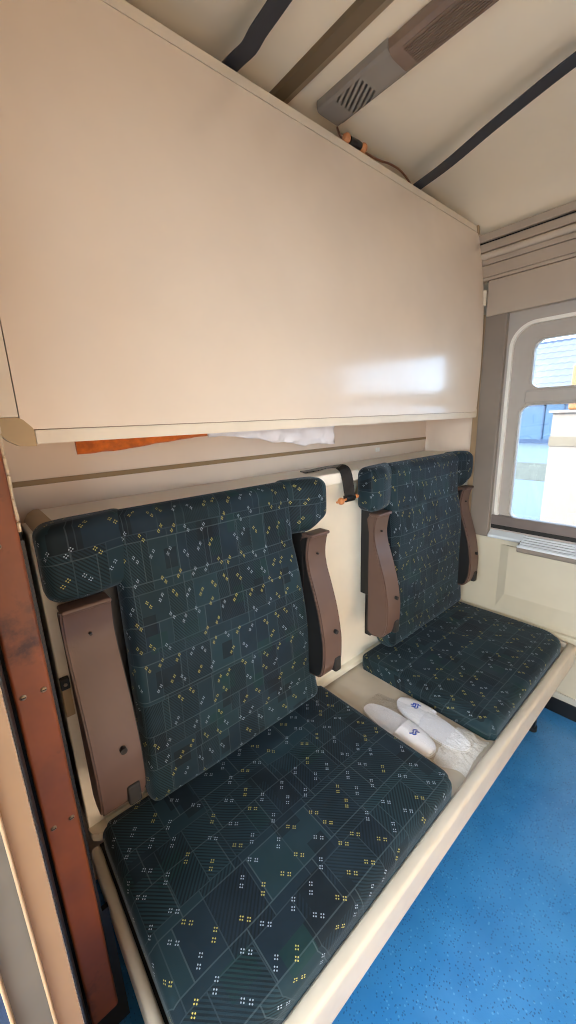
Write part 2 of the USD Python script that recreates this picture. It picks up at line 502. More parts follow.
def ceil_z(x):
    return 2.40 - 0.115 * np.clip((np.asarray(x, float) - 1.1) / 0.95, 0, 1.05) ** 8


# ------------------------------------------------------------------ the setting
struct('floor_corridor', bx(-0.95, -0.04, -2.6, 2.6, -0.06, 0.0), M['flooring'], 'shade-darkened blue carpet of the corridor', 'floor')
struct('floor', bx(-0.04, XW + 0.1, -2.6, 2.6, -0.06, 0.0), M['floor'], 'blue speckled linoleum floor of the compartment', 'floor')
xs = np.r_[np.linspace(-0.08, 1.4, 8), np.linspace(1.43, XW + 0.045, 32)]
cp = [(x, ceil_z(x)) for x in xs] + [(XW + 0.045, 2.5), (-0.08, 2.5)]
struct('ceiling', ext(Polygon(cp), 'y', -0.86, 1.24), M['ceiling'], 'cream painted ceiling curving down to the window', 'ceiling')
wb = struct('wall_back', bx(-0.08, XW, YB, YB + 0.05, 0, 2.45), M['wall'], 'cream laminate wall behind the folded berths', 'wall')
part(wb, 'groove', bx(0.0, XW, YB - 0.004, YB, 1.338, 1.352), M['groove'])
struct('wall_front', bx(-0.08, XW, YF - 0.05, YF, 0, 2.45), M['wall'], 'cream laminate wall facing the bench', 'wall')
# partition to the corridor with its door opening widened to admit more light
pl = Polygon([(-2.6, 0), (DOOR0, 0), (DOOR0, 2.05), (DOOR1, 2.05), (DOOR1, 0), (2.6, 0), (2.6, 2.45), (-2.6, 2.45)])
wl = struct('wall_left', ext(pl, 'x', -0.076, XL), M['wall'], 'cream partition with a doorway widened for corridor light', 'wall')
# window wall
WY0, WY1, WZ0, WZ1 = -0.37, 0.767, 0.895, 1.862
hole = rrect(WY0, WY1, WZ0, WZ1, 0.10)
wr = struct('wall_right', ext(sbox(YF - 0.05, 0, YB + 0.05, 2.45).difference(hole), 'x', XW, XW + 0.07), M['lowwall'], 'cream moulded wall under and around the window', 'wall')
part(wr, 'raised_panel', manifold3d.Manifold.hull_points([[XW + 0.001, -0.63, 0.45], [XW + 0.001, 0.728, 0.45], [XW + 0.001, 0.728, 0.812], [XW + 0.001, -0.63, 0.812], [XW - 0.013, -0.59, 0.55], [XW - 0.013, 0.682, 0.55], [XW - 0.013, 0.682, 0.812], [XW - 0.013, -0.59, 0.812]]), M['lowwall'], smooth=False)
part(wr, 'upper_panel', bx(XW - 0.002, XW, 0.90, YB, 1.2, 1.92), M['wall'])
part(wr, 'ledge_moulding', bx(XW - 0.022, XW, YF, 0.93, 0.405, 0.432, 0.006), M['lowwall'])
part(wr, 'kick_panel', bx(XW - 0.006, XW, YF, 1.15, 0.078, 0.112), M['kick'])
struct('baseboard_right', bx(XW - 0.012, XW, YF, 1.15, 0.0, 0.078), M['rubber'], 'black rubber skirting under the window wall', 'baseboard')

# window: frame plate with two panes, rounded bead, sliding bar and bottom bar
w = thing('window_1', 'grey framed train window with a hopper pane above a fixed pane', 'window', (XW, 0.2, WZ0), kind='structure')
up = rrect(-0.275, 0.679, 1.572, 1.792, 0.045)
lo = rrect(-0.31, 0.715, 0.945, 1.507, 0.05)
part(w, 'window_frame', ext(rrect(WY0, WY1, WZ0, WZ1, 0.10).difference(up).difference(lo), 'x', XW + 0.012, XW + 0.05), M['frame'])
ring = rrect(WY0 - 0.006, WY1 + 0.006, WZ0 - 0.006, WZ1 + 0.006, 0.106, 12)
part(w, 'bead', ext(ring.difference(ring.buffer(-0.014)).intersection(sbox(-2, 0.955, 2, 3)), 'x', XW - 0.006, XW + 0.02), M['bead'])
for nm, sh in (('upper', up), ('lower', lo)):
    part(w, 'gasket', ext(sh.buffer(0.004).difference(sh.buffer(-0.006)), 'x', XW + 0.018, XW + 0.052), M['frame'])
    part(w, 'pane', ext(sh.buffer(0.003), 'x', XW + 0.034, XW + 0.038), M['glass'])
part(w, 'window_surround', ext(sbox(-0.5, 0.845, 0.79, 1.93).difference(rrect(WY0, WY1, WZ0, WZ1, 0.10)), 'x', XW - 0.003, XW + 0.001), M['frame'])
part(w, 'transom_bar', bx(XW + 0.004, XW + 0.02, -0.30, 0.69, 1.513, 1.566, 0.005), M['frame'])
part(w, 'bottom_bar', bx(XW - 0.012, XW + 0.02, WY0 + 0.01, 0.782, 0.912, 0.962, 0.004), M['bar'])
part(w, 'bottom_channel', bx(XW - 0.004, XW + 0.02, WY0 + 0.01, 0.782, 0.890, 0.911), M['dark_gap'])

# trims beside the window and the blind header
struct('trim_1', bx(XW - 0.03, XW, 0.785, 0.882, 0.845, 1.93, 0.004), M['strip'], 'grey brown vertical guide trim beside the window', 'trim')
struct('trim_2', bx(XW - 0.018, XW, 0.884, 0.915, 0.845, 1.93, 0.003), M['tan'], 'narrow tan vertical trim next to the grey window guide', 'trim')
bl = thing('window_blind', 'greige roller blind cassette with ribbed fascia above the window', 'blind', (XW, 0.1, 1.915))
part(bl, 'fascia', bx(XW - 0.035, XW, YF + 0.002, 0.880, 1.915, 2.068, 0.004), M['fascia'])
part(bl, 'rib', bx(XW - 0.036, XW, YF + 0.002, 0.925, 2.070, 2.084, 0.002), M['fascia'])
part(bl, 'rib', bx(XW - 0.034, XW, YF + 0.002, 0.925, 2.086, 2.136, 0.003), M['fascia'])
part(bl, 'rib', bx(XW - 0.036, XW, YF + 0.002, 0.925, 2.138, 2.160, 0.003), M['fascia'])
part(bl, 'roll', cyl((XW - 0.022, YF + 0.002, 2.178), (XW - 0.022, 0.945, 2.178), 0.0165, 20), M['fascia_light'])
part(bl, 'upper_rail', bx(XW - 0.03, XW, YF + 0.002, 0.95, 2.197, 2.231, 0.004), M['fascia'])
part(bl, 'slot', bx(XW - 0.018, XW, YF + 0.002, 0.95, 2.229, 2.242), M['dark_gap'])
part(bl, 'top_rail', bx(XW - 0.032, XW, YF + 0.002, 0.95, 2.240, 2.273, 0.004), M['fascia'])

# sill with the warm-air grille
sl = thing('sill_grille', 'pale slatted air grille ledge below the window', 'grille', (XW, 0.1, 0.82))
part(sl, 'ledge', ext(Polygon([(XW, 0.845), (XW - 0.03, 0.845), (XW - 0.036, 0.853), (XW - 0.034, 0.862), (XW, 0.884)]), 'y', 0.60, 0.782), M['sill'])
part(sl, 'body', ext(Polygon([(XW, 0.812), (XW - 0.075, 0.812), (XW - 0.084, 0.822), (XW - 0.084, 0.836), (XW - 0.078, 0.842), (XW, 0.876)]), 'y', -0.5, 0.625), M['strip'])
for k in range(5):
    f = k / 4
    x = XW - 0.074 + 0.066 * f; z = 0.846 + 0.029 * f
    part(sl, 'slat', bx(x - 0.0048, x + 0.0048, -0.495, 0.62, z - 0.004, z + 0.006, 0.0016, 2), M['sill'])
part(sl, 'front_lip', bx(XW - 0.088, XW - 0.078, -0.5, 0.625, 0.838, 0.850, 0.003), M['sill'])

# door jamb seen edge on, with its seal
jb = thing('door_1', 'cream door jamb with a grey seal at the compartment doorway', 'door', (-0.045, 0.5, 0), kind='structure')
part(jb, 'jamb_panel', bx(-0.038, -0.0112, 0.496, 0.5, 0, 2.05), M['jamb'])
part(jb, 'edge_strip', bx(-0.0415, -0.038, 0.488, 0.5, 0, 2.05, 0.0015), M['jamb_edge'])
part(jb, 'seal', bx(-0.077, -0.0415, 0.498, 0.5, 0, 2.05), M['seal'])
part(jb, 'edge_strip', bx(-0.0805, -0.077, 0.488, 0.5, 0, 2.05, 0.0015), M['jamb_edge'])
part(jb, 'shade_strip', bx(-0.011, -0.0085, 0.52, 0.80, 0, 2.0), M['rubber'])  # dark strip added for the shadowed gap between jamb and post

# corridor behind the camera, open to its own windows
struct('wall_corridor', ext(sbox(-2.6, 0, 2.6, 2.45).difference(unary_union([rrect(-2.3, -0.9, 0.75, 2.0, 0.08), rrect(-0.75, 0.75, 0.75, 2.0, 0.08), rrect(0.9, 2.3, 0.75, 2.0, 0.08)])), 'x', -0.95, -0.9), M['lowwall'], 'cream outer wall of the corridor with wide windows', 'wall')
struct('ceiling_corridor', bx(-0.95, -0.076, -2.6, 2.6, 2.3, 2.36), M['ceiling'], 'cream ceiling of the corridor', 'ceiling')
for s, nm in ((-1, 'wall_corridor_end'), (1, 'wall_corridor_head')):
    struct(nm, bx(-0.95, -0.076, s * 2.6 - 0.03, s * 2.6 + 0.03, 0, 2.36), M['wall'], 'cream end wall closing the corridor', 'wall')

# ------------------------------------------------------------------ upper berth, folded up against the wall
from scipy.interpolate import PchipInterpolator
PZ0, PZ1 = 1.453, 2.311
PY = PchipInterpolator([1.40, 1.455, 1.54, 1.68, 1.86, 1.99, 2.08, 2.17, 2.25, 2.31, 2.36], [0.893, 0.891, 0.888, 0.885, 0.888, 0.895, 0.906, 0.920, 0.936, 0.948, 0.958])


def py(z):
    return PY(np.asarray(z, float))


def shell(x0, x1, z0, z1, t=0.04, off=0.0, n=24):
    zz = np.linspace(z0, z1, n)
    pts = [(py(z) + off, z) for z in zz] + [(py(z1) + off + t, z1), (py(z0) + off + t, z0)]
    return ext(Polygon(pts), 'x', x0, x1)


ub = thing('upper_berth', 'large cream upper berth folded up under the ceiling', 'berth', (1.05, 0.93, PZ0))
part(ub, 'berth_panel', shell(0.1015, 2.016, 1.4805, 2.282), M['laminate'], smooth=40)
part(ub, 'bottom_rim', shell(0.122, 2.002, PZ0, 1.479, 0.046, -0.002, 6), M['rim'])
part(ub, 'top_rim', shell(0.09, 2.000, 2.2835, PZ1, 0.046, -0.001, 6), M['rim'])
part(ub, 'side_rim', shell(0.052, 0.0995, 1.504, 2.30, 0.044, -0.001), M['rim'])
part(ub, 'back_board', shell(0.06, 1.975, 1.47, 2.320, 0.02, 0.042), M['brown_board'])
part(ub, 'corner_cap', ext(Polygon([(0.050, 1.503), (0.099, 1.503), (0.106, 1.499), (0.119, 1.484), (0.121, 1.478), (0.121, 1.449), (0.108, 1.449), (0.093, 1.4505), (0.078, 1.460), (0.064, 1.476), (0.055, 1.488), (0.050, 1.497)]), 'y', 0.889, 0.945), M['cap'], 'corner cap lightened to cream for the light on it')
part(ub, 'corner_cap', ext(Polygon([(2.003, 1.4535), (2.016, 1.4535), (2.021, 1.460), (2.023, 1.486), (2.016, 1.496), (2.003, 1.482)]), 'y', 0.889, 0.945), M['rim'])
part(ub, 'corner_cap', ext(Polygon([(2.005, 2.284), (2.014, 2.272), (2.018, 2.280), (2.018, 2.300), (2.012, 2.309), (2.002, 2.312), (2.002, 2.284)]), 'y', 0.938, 0.985), M['tan'])
part(ub, 'latch', [bx(2.010, 2.030, 0.884, 0.93, 1.966, 2.032, 0.004), bx(2.014, 2.034, 0.889, 0.925, 1.98, 2.01, 0.004)], M['rim'])

# bedding stuffed behind it: an orange blanket and a white sheet showing under the lower edge


def drape(x0, x1, y, ztop, lower, thick, seed, n=60, amp=0.006):
    """A soft roll of cloth whose lower edge follows lower(x)."""
    xs_ = np.linspace(x0, x1, n); k = 18
    v = []
    for i, x in enumerate(xs_):
        zb = lower(x); h = max(0.004, (ztop - zb) / 2); zc = (ztop + zb) / 2
        e = min(1.0, min(i, n - 1 - i) / 3 + 0.35)
        for j in range(k):
            a = 2 * math.pi * j / k
            p = np.array([x, y - thick * e * math.cos(a), zc + h * math.sin(a)])
            v.append(p)
    v = np.array(v)
    d = (meshkit.fbm(v * np.array([22, 30, 60]), 3, seed) - 0.5) * 2 * amp
    v[:, 1] += d; v[:, 2] += d * 0.5
    f = []
    for i in range(n - 1):
        for j in range(k):
            a, b, c, d2 = i * k + j, i * k + (j + 1) % k, (i + 1) * k + (j + 1) % k, (i + 1) * k + j
            f += [[a, b, c], [a, c, d2]]
    for j in range(1, k - 1):
        f += [[0, j, j + 1], [(n - 1) * k, (n - 1) * k + j + 1, (n - 1) * k + j]]
    m = trimesh.Trimesh(v, f, process=False); trimesh.repair.fix_normals(m)
    return m


single('blanket', drape(0.215, 1.0, 1.015, 1.50, lambda x: 1.4175 + 0.027 * sstep(x, 0.22, 0.62) + 0.004 * sstep(x, .7, 1.0), 0.022, 3), M['orange'], 'orange blanket edge sagging below the folded upper berth', 'blanket')
single('bed_sheet', drape(0.54, 1.055, 0.972, 1.475, lambda x: 1.441 - 0.052 * sstep(x, 0.55, 0.98) + 0.003 * math.sin(x * 47) * sstep(x, 0.6, 0.8), 0.011, 11, n=110, amp=0.010), M['sheet'], 'crumpled white bed sheet hanging under the upper berth', 'sheet')

# ------------------------------------------------------------------ middle berth folded down as the seat back board
BY = 1.0
mb = thing('middle_berth', 'cream folded berth board that carries both seat backs', 'berth', (1.05, 1.07, 0.375))
part(mb, 'board', bx(0.088, 2.012, BY, 1.13, 0.40, 1.255, 0.004), M['board'])
part(mb, 'top_ledge', bx(0.134, 2.004, 0.966, 1.155, 1.235, 1.278, 0.006), M['ledge'])
part(mb, 'bottom_rail', bx(0.128, 2.01, 0.972, 1.13, 0.384, 0.406, 0.005), M['board'])
cap = Polygon([(0.134, 1.226), (0.134, 1.280), (0.122, 1.280), (0.108, 1.272), (0.098, 1.256), (0.093, 1.238), (0.093, 1.226)])
part(mb, 'corner_cap', ext(cap, 'y', 0.964, 1.155), M['cap'], 'corner cap lightened to cream for the light on it')
capb = Polygon([(0.086, 0.995), (0.09, 0.978), (0.104, 0.966), (0.13, 0.964), (0.13, 1.05), (0.086, 1.05)])
part(mb, 'corner_cap', ext(capb, 'z', 0.384, 0.409), M['rim'], 'corner cap lightened to cream for the light on it')  # paler than the tan cap above, standing for light on it
la = part(mb, 'latch_plate', bx(0.0885, 0.1085, 0.990, 1.001, 0.775, 0.855, 0.002), M['cap'])
part(la, 'keeper', bx(0.0885, 0.1085, 0.984, 0.999, 0.855, 0.885, 0.002), M['black'])
part(la, 'screw_hole', cyl((0.0985, 0.981, 0.870), (0.0985, 0.986, 0.870), 0.004), M['screw'])

single('gap_infill', bx(0.050, 0.079, 1.015, 1.16, 0.0, 1.262, 0.003), M['black'], 'added black channel between the brown post and the folded berth', 'infill')  # black strip put in where the post and berth gap is shaded

# strap with a wooden toggle hanging over the ledge between the seats
st = thing('pull_strap', 'black leather strap with wooden toggle looped over the berth ledge', 'strap', (1.10, 0.95, 1.15))
path = spline([(0.985, 1.07, 1.282), (1.03, 1.05, 1.286), (1.07, 1.02, 1.295), (1.093, 0.985, 1.298), (1.100, 0.962, 1.288), (1.103, 0.951, 1.262), (1.108, 0.947, 1.225), (1.113, 0.944, 1.183)], 40)
lean_ = sstep(np.linspace(0, 1, 40), 0.15, 0.5)[:, None]
part(st, 'strap', ribbon(path, np.array([[0.35, 1.0, 0.0]]) * (1 - lean_) + np.array([[1.0, -0.25, 0.1]]) * lean_, 0.047, 0.004), M['leather'])
part(st, 'loop', ribbon(spline([(1.113, 0.944, 1.19), (1.114, 0.937, 1.178), (1.114, 0.945, 1.166), (1.114, 0.955, 1.176), (1.113, 0.954, 1.19)], 20), (1, 0, 0), 0.049, 0.004), M['leather'])


def lathe(prof, p0, axis, n=20):
    m = trimesh.creation.revolve(np.array(prof, float), sections=n)
    m.apply_transform(trimesh.geometry.align_vectors([0, 0, 1], axis))
    m.apply_translation(p0)
    return m


knob = [(0.0, -0.012), (0.006, -0.0115), (0.010, -0.006), (0.011, 0.0), (0.010, 0.006), (0.006, 0.0115), (0.0, 0.012)]
part(st, 'toggle_bar', cyl((1.045, 0.950, 1.170), (1.150, 0.946, 1.178), 0.0045), M['wood'])
part(st, 'toggle_knob', lathe([(r * 1.25, z) for r, z in knob], (1.068, 0.949, 1.171), (1, 0, 0)), M['wood'])
part(st, 'toggle_knob', lathe([(r * 0.8, z) for r, z in knob], (1.152, 0.946, 1.178), (1, 0, 0)), M['wood'])

single('wall_plate', bx(1.585, 1.612, YB - 0.006, YB, 1.305, 1.325, 0.002), M['plate'], 'tiny white plate stuck on the wall groove above the far seat', 'plate')

# ------------------------------------------------------------------ bench (lowest berth)
be = thing('bench', 'cream bench frame with a thick raised front rail', 'bench', (1.05, 0.7, 0.28))
part(be, 'board', bx(0.118, 2.02, 0.38, 1.0, 0.345, 0.378, 0.003), M['bench'])
prof = Polygon([(0.386, 0.300), (0.386, 0.390), (0.381, 0.3955), (0.374, 0.397), (0.360, 0.396), (0.3545, 0.393), (0.351, 0.387), (0.350, 0.378), (0.350, 0.304), (0.356, 0.298), (0.380, 0.298)])
fr = ext(prof, 'x', 0.02, 2.04)
v = np.array(fr.vertices)
end = v[:, 0] > 1.9
v[end & (v[:, 2] < 0.32), 0] -= 0.018
fr.vertices = v
part(be, 'front_rail', fr, M['bench'])
part(be, 'side_rail', bx(0.077, 0.101, 0.386, 0.955, 0.31, 0.394, 0.010), M['bench'])
part(be, 'side_rail', bx(2.022, 2.044, 0.386, 0.955, 0.31, 0.40, 0.006), M['bench'])
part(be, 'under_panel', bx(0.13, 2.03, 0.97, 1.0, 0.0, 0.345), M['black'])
part(be, 'shade_panel', bx(0.100, 0.116, 0.392, 0.965, 0.0, 0.375), M['black'])  # black panel added to paint the shade at the bench end
for x in (0.35, 1.84):
    lg = part(be, 'leg', bx(x - 0.012, x + 0.012, 0.42, 0.445, 0.02, 0.345, 0.003), M['black'])
    part(lg, 'foot', cyl((x, 0.4325, 0.0), (x, 0.4325, 0.022), 0.02), M['black'])

# ------------------------------------------------------------------ seats


def seat_cushion(x0, x1, y1, label, mat, big, seed, dimples):
    xm, hw = (x0 + x1) / 2, (x1 - x0) / 2

    def deform(Q, q):
        Q = Q.copy()
        top = np.clip((Q[:, 2] - 0.395) / 0.06, 0, 1)
        crown = (1 - np.abs(q[:, 0]) ** 3.0) * (1 - np.abs(q[:, 1]) ** 3.0)
        Q[:, 2] += top * (0.012 * crown - 0.004)
        for (dx, dy, dr, dd) in dimples:
            r2 = ((Q[:, 0] - dx) ** 2 + (Q[:, 1] - dy) ** 2) / dr ** 2
            Q[:, 2] -= top * dd * np.exp(-r2)
        Q[:, 2] += top * 0.006 * (meshkit.fbm(np.stack([Q[:, 0] * 6, Q[:, 1] * 6, np.full(len(Q), seed)], 1), 3, seed) - 0.5)
        # rounded plan corners
        for sx, sy, R in ((1, -1, big), (-1, -1, 0.03), (1, 1, 0.03), (-1, 1, 0.03)):
            cx = (x1 - R) if sx > 0 else (x0 + R); cy = (y1 - R) if sy > 0 else (0.389 + R)
            dx, dy = (Q[:, 0] - cx) * sx, (Q[:, 1] - cy) * sy
            inn = (dx > 0) & (dy > 0)
            m_ = np.maximum(dx, dy); l_ = np.hypot(dx, dy)
            s_ = np.where(inn & (l_ > 1e-9), m_ / np.maximum(l_, 1e-9), 1.0)
            Q[:, 0] = np.where(inn, cx + sx * dx * s_, Q[:, 0]); Q[:, 1] = np.where(inn, cy + sy * dy * s_, Q[:, 1])
        return Q
    m, uv = cushion(x0, x1, 0.3865, y1, 0.3785, 0.448, 0.026, 'z', deform, flat=True)
    t = thing('seat_cushion', label, 'cushion', (xm, 0.66, 0.3785), 'seat cushions')
    part(t, 'pad', m, mat, uv=uv)
    # welt along the lower edge of the cover
    zz = 0.3845
    R = 0.03
    ring_ = rrect(x0 + 0.006, x1 - 0.006, 0.392, y1 - 0.006, R)
    if big > R + 0.01:
        ring_ = ring_.intersection(Polygon([(x0 - 1, 0), (x1 - big * 0.72, 0.0), (x1 - big * 0.72, 0.389), (x1, 0.389 + big * 0.72), (x1 + 0.2, 0.389 + big * 0.72), (x1 + .2, 2), (x0 - 1, 2)]))
    part(t, 'base_board', ext(ring_.buffer(-0.004), 'z', 0.378, 0.392), M['black'])
    return t


seat_cushion(0.108, 0.945, 0.965, 'dark teal patterned seat cushion nearest the doorway', M['fabric_a'], 0.045, 2,
             [(0.62, 0.80, 0.05, 0.012), (0.78, 0.60, 0.05, 0.006), (0.36, 0.74, 0.06, 0.008), (0.30, 0.50, 0.07, 0.006)])
seat_cushion(1.205, 2.018, 0.965, 'dark teal patterned seat cushion under the window', M['fabric_b'], 0.10, 5,
             [(1.55, 0.55, 0.08, 0.006), (1.75, 0.78, 0.08, 0.006)])


def train_seat(cx, label, m_back, seed, wide=0.0, y0=0.880, grow=0.0):
    t = thing('train_seat', label, 'seat back', (cx, 0.93, 0.46), 'seat backs')
    YK = 0.963

    def d_back(Q, q):
        Q = Q.copy()
        z = Q[:, 2]
        hw = np.interp(z, [0.45, 0.47, 0.63, 0.88, 1.10, 1.30], [0.376, 0.374, 0.354, 0.318, 0.284, 0.284])
        hw = hw + grow
        hl = np.interp(z, [0.45, 0.63, 0.88, 1.10, 1.30], [0.276, 0.274, 0.270, 0.268, 0.268])
        Q[:, 0] = cx + (Q[:, 0] - cx) * np.where(Q[:, 0] < cx, hl, hw) / 0.40
        f = np.clip((YK - 0.01 - Q[:, 1]) / 0.05, 0, 1)
        bulge = (1 - np.abs(q[:, 0]) ** 4) * (1 - np.abs(q[:, 2]) ** 8)
        lean = 0.004 * sstep(z, 0.47, 0.60) + 0.022 * sstep(z, 0.95, 1.2)
        Q[:, 1] += f * (lean - 0.010 * bulge)
        Q[:, 1] += f * 0.007 * (meshkit.fbm(np.stack([Q[:, 0] * 5, z * 5, np.full(len(Q), seed)], 1), 3, seed) - 0.5)
        return Q
    m, uv = cushion(cx - 0.40, cx + 0.40, y0, YK, 0.459, 1.288, 0.036, '-y', d_back, (44, 8, 54))
    part(t, 'back_pad', m, m_back, uv=uv)
    part(t, 'gap_shade_back', bx(cx - 0.300, cx + 0.312, 0.966, 0.9985, 0.50, 1.20, 0.003), M['black'])  # black backing added so the gaps beside the pad look shaded
    for s in (-1, 1):
        def d_wing(Q, q):
            Q = Q.copy()
            o = q[:, 0] * s            # 1 at the outer end
            f = np.clip((YK - 0.01 - Q[:, 1]) / 0.05, 0, 1)
            Q[:, 2] += np.clip(-q[:, 2], 0, 1) * ((0.040 if s > 0 else 0.004) * sstep(o, 0.0, 1.0) - 0.006 * sstep(-o, -0.2, 1.0))
            Q[:, 2] -= np.clip(q[:, 2], 0, 1) * 0.004 * sstep(o, 0.2, 1.0)
            Q[:, 1] += f * (0.040 * sstep(-o, -0.35, 1.0) - 0.006 * (1 - q[:, 2] ** 2))
            Q[:, 1] += f * 0.008 * (meshkit.fbm(np.stack([Q[:, 0] * 12, Q[:, 2] * 12, np.full(len(Q), seed)], 1), 3, seed + 3) - 0.5)
            return Q
        xa, xb = (cx - 0.418, cx - 0.222) if s < 0 else (cx + 0.236, cx + 0.418)
        m, uv = cushion(xa, xb, 0.876, YK, 1.112, 1.291, 0.030, '-y', d_wing, (20, 8, 18))
        part(t, 'headrest_wing', m, m_back, uv=uv)
    # armrests: S-curved plastic shells, black towards the pad for a dark plate and its shadow
    zz = np.array([1.109, 1.098, 1.072, 1.03, 0.99, 0.94, 0.89, 0.84, 0.78, 0.72, 0.67, 0.63, 0.605, 0.592])
    yf = np.array([0.861, 0.866, 0.873, 0.878, 0.872, 0.855, 0.838, 0.823, 0.811, 0.804, 0.805, 0.812, 0.823, 0.840])
    ys = spline(np.stack([yf, zz], 1), 44)
    outline = Polygon(list(map(tuple, ys)) + [(0.880, 0.586), (0.905, 0.600), (0.905, 1.03), (0.915, 1.085), (0.905, 1.100), (0.880, 1.109)])
    for s in (-1, 1):
        xa, xb = (cx - 0.404, cx - 0.314 + wide) if s < 0 else (cx + 0.314, cx + 0.404)
        sh = ext(outline, 'x', xa + 0.004, xb - 0.004)
        sh2 = ext(outline.buffer(-0.005), 'x', xa, xb)
        shell_ = manifold3d.Manifold.batch_boolean([manifold3d.Manifold(manifold3d.Mesh(np.array(k.vertices, np.float32), np.array(k.faces, np.uint32))) for k in (sh, sh2)], manifold3d.OpType.Add)
        a = part(t, 'armrest', shell_, M['brown'], 'brown S-curved plastic armrest', smooth=25)
        xm = (xa + xb) / 2
        xi = xb if s < 0 else xa
        part(a, 'inner_shade_plate', ext(outline.buffer(-0.008), 'x', xi - 0.0022, xi + 0.0022), M['black'])
        part(a, 'screw', cyl((xm, 0.870, 1.035), (xm, 0.880, 1.035), 0.0032), M['dark_gap'])
        part(a, 'button_hole', cyl((xm + 0.012, 0.798, 0.765), (xm + 0.012, 0.815, 0.765), 0.0075), M['dark_gap'])
        part(a, 'opening', bx(xm + 0.006, xm + 0.036, 0.800, 0.83, 0.607, 0.662, 0.006), M['dark_gap'])
        part(a, 'top_lip', bx(xa + 0.001, xb - 0.001, 0.856, 0.905, 1.100, 1.112, 0.005), M['brown'])
        part(t, 'bracket', bx((xb - 0.020) if s < 0 else (xa + 0.004), (xb - 0.004) if s < 0 else (xa + 0.020), 0.906, 0.9985, 0.72, 1.115, 0.003), M['black'])
    return t


train_seat(0.505, 'patterned teal seat back with brown armrests nearest the doorway', M['fabric_c'], 4, wide=0.012)
train_seat(1.582, 'patterned teal seat back with brown armrests beside the window', M['fabric_d'], 8, y0=0.866, grow=0.022)

# ------------------------------------------------------------------ slippers in a clear bag
def slipper(name, cx, cy, ang, z, label, mark):
    L, W = 0.292, 0.106
    a = np.linspace(0, 2 * math.pi, 48, endpoint=False)
    ux = np.cos(a); uy = np.sin(a)
    wid = W / 2 * (1 - 0.14 * np.clip(-ux, 0, 1) + 0.0 * ux)
    shape = Polygon(np.stack([np.sign(ux) * np.abs(ux) ** 0.72 * L / 2, np.sign(uy) * np.abs(uy) ** 0.72 * wid - 0.004 * np.cos(a * 2)], 1)).buffer(0)
    Rm = trimesh.transformations.rotation_matrix(ang, [0, 0, 1]); Rm[:3, 3] = (cx, cy, z)

    def put(m):
        m = tm(m).copy(); m.apply_transform(Rm); return m
    t = thing(name, label, 'slipper', (cx, cy, z), 'paper slippers in the bag')
    part(t, 'sole', put(ext(shape, 'z', 0.0, 0.005)), M['sole'])
    part(t, 'insole', put(ext(shape.buffer(-0.002), 'z', 0.005, 0.010)), M['slipper'])
    # upper band arching over the toe half
    n1, n2 = 14, 16
    v = []
    for i in range(n1):
        x = 0.012 + 0.126 * i / (n1 - 1)
        e = math.sqrt(max(0.0, 1 - (max(0, x) / (L / 2)) ** 3.2))
        hw = W / 2 * e
        hh = 0.031 * (1 - 0.62 * (i / (n1 - 1)) ** 1.5)
        for j in range(n2):
            b = math.pi * j / (n2 - 1)
            v.append((x + 0.010 * math.sin(b) * (1 if i == 0 else 0.5), hw * math.cos(b), 0.007 + hh * math.sin(b) ** 0.8))
    f = []
    for i in range(n1 - 1):
        for j in range(n2 - 1):
            p = i * n2 + j
            f += [[p, p + 1, p + n2 + 1], [p, p + n2 + 1, p + n2]]
    up_ = trimesh.Trimesh(np.array(v), f, process=False)
    v2 = np.array(v); inner_ = trimesh.Trimesh(v2 * np.array([1, 0.96, 1]) - np.array([0, 0, 0.0018]), [q[::-1] for q in f], process=False)
    u_ = part(t, 'upper', put(trimesh.util.concatenate([up_, inner_])), M['slipper'], smooth=60)
    # printed blue emblem: a small wing-like mark on the band
    mk = []
    for k, (w_, o_) in enumerate(mark):
        pts = spline([(0.058 + o_, -w_, 0), (0.066 + o_, -w_ * 0.3, 0), (0.060 + o_, w_ * 0.3, 0), (0.070 + o_, w_, 0)], 14)
        pts[:, 2] = [0.0090 + 0.0258 * math.sin(math.acos(max(-1, min(1, y / (W / 2))))) ** 0.8 for y in pts[:, 1]]
        mk.append(ribbon(pts, (1, 0, 0), 0.0042, 0.0012))
    part(u_, 'printed_mark', put(trimesh.util.concatenate(mk)), M['ink'], 'small blue printed mark')
    return t


slipper('slipper', 1.132, 0.575, math.radians(84), 0.3785, 'white slipper with its toe towards the seat backs', [(0.014, -0.004), (0.014, 0.006), (0.008, 0.014)])
slipper('slipper', 1.026, 0.645, math.radians(-92), 0.3785, 'white slipper with its heel towards the seat backs', [(0.016, 0.0), (0.012, 0.010)])

# the bag: a crinkled film over the slippers, bunched up at its open end


def film_sheet(ya, yb, nx, ny, height, hw_, amp_, seed, freq):
    V_ = []
    for j in range(ny):
        y = ya + (yb - ya) * j / (ny - 1)
        xc = 1.105 - 0.125 * (y - 0.39)
        for i in range(nx):
            a = -1 + 2 * i / (nx - 1)
            V_.append((xc + a * hw_(y), y, 0.3815 + height(y) * (1 - abs(a) ** 3)))
    V_ = np.array(V_)
    aa = amp_(V_[:, 1]) * np.clip((V_[:, 2] - 0.3815) / 0.008, 0, 1)
    V_[:, 2] += aa * (np.abs(meshkit.fbm(V_ * np.array(freq), 4, seed) - 0.5) * 4 - 0.5)
    V_[:, 0] += aa * (meshkit.fbm(V_ * np.array(freq) * 0.8 + 7, 3, seed + 1) - 0.5) * 1.5
    F_ = []
    for j in range(ny - 1):
        for i in range(nx - 1):
            p = j * nx + i
            F_ += [[p, p + 1, p + nx + 1], [p, p + nx + 1, p + nx]]
    return trimesh.Trimesh(V_, F_, process=False)


def bag_h(y):
    return 0.008 + 0.040 * math.exp(-((y - 0.59) / 0.13) ** 2) * float(sstep(0.83 - y, 0, 0.1)) + 0.012 * float(sstep(0.50 - y, 0, 0.05))


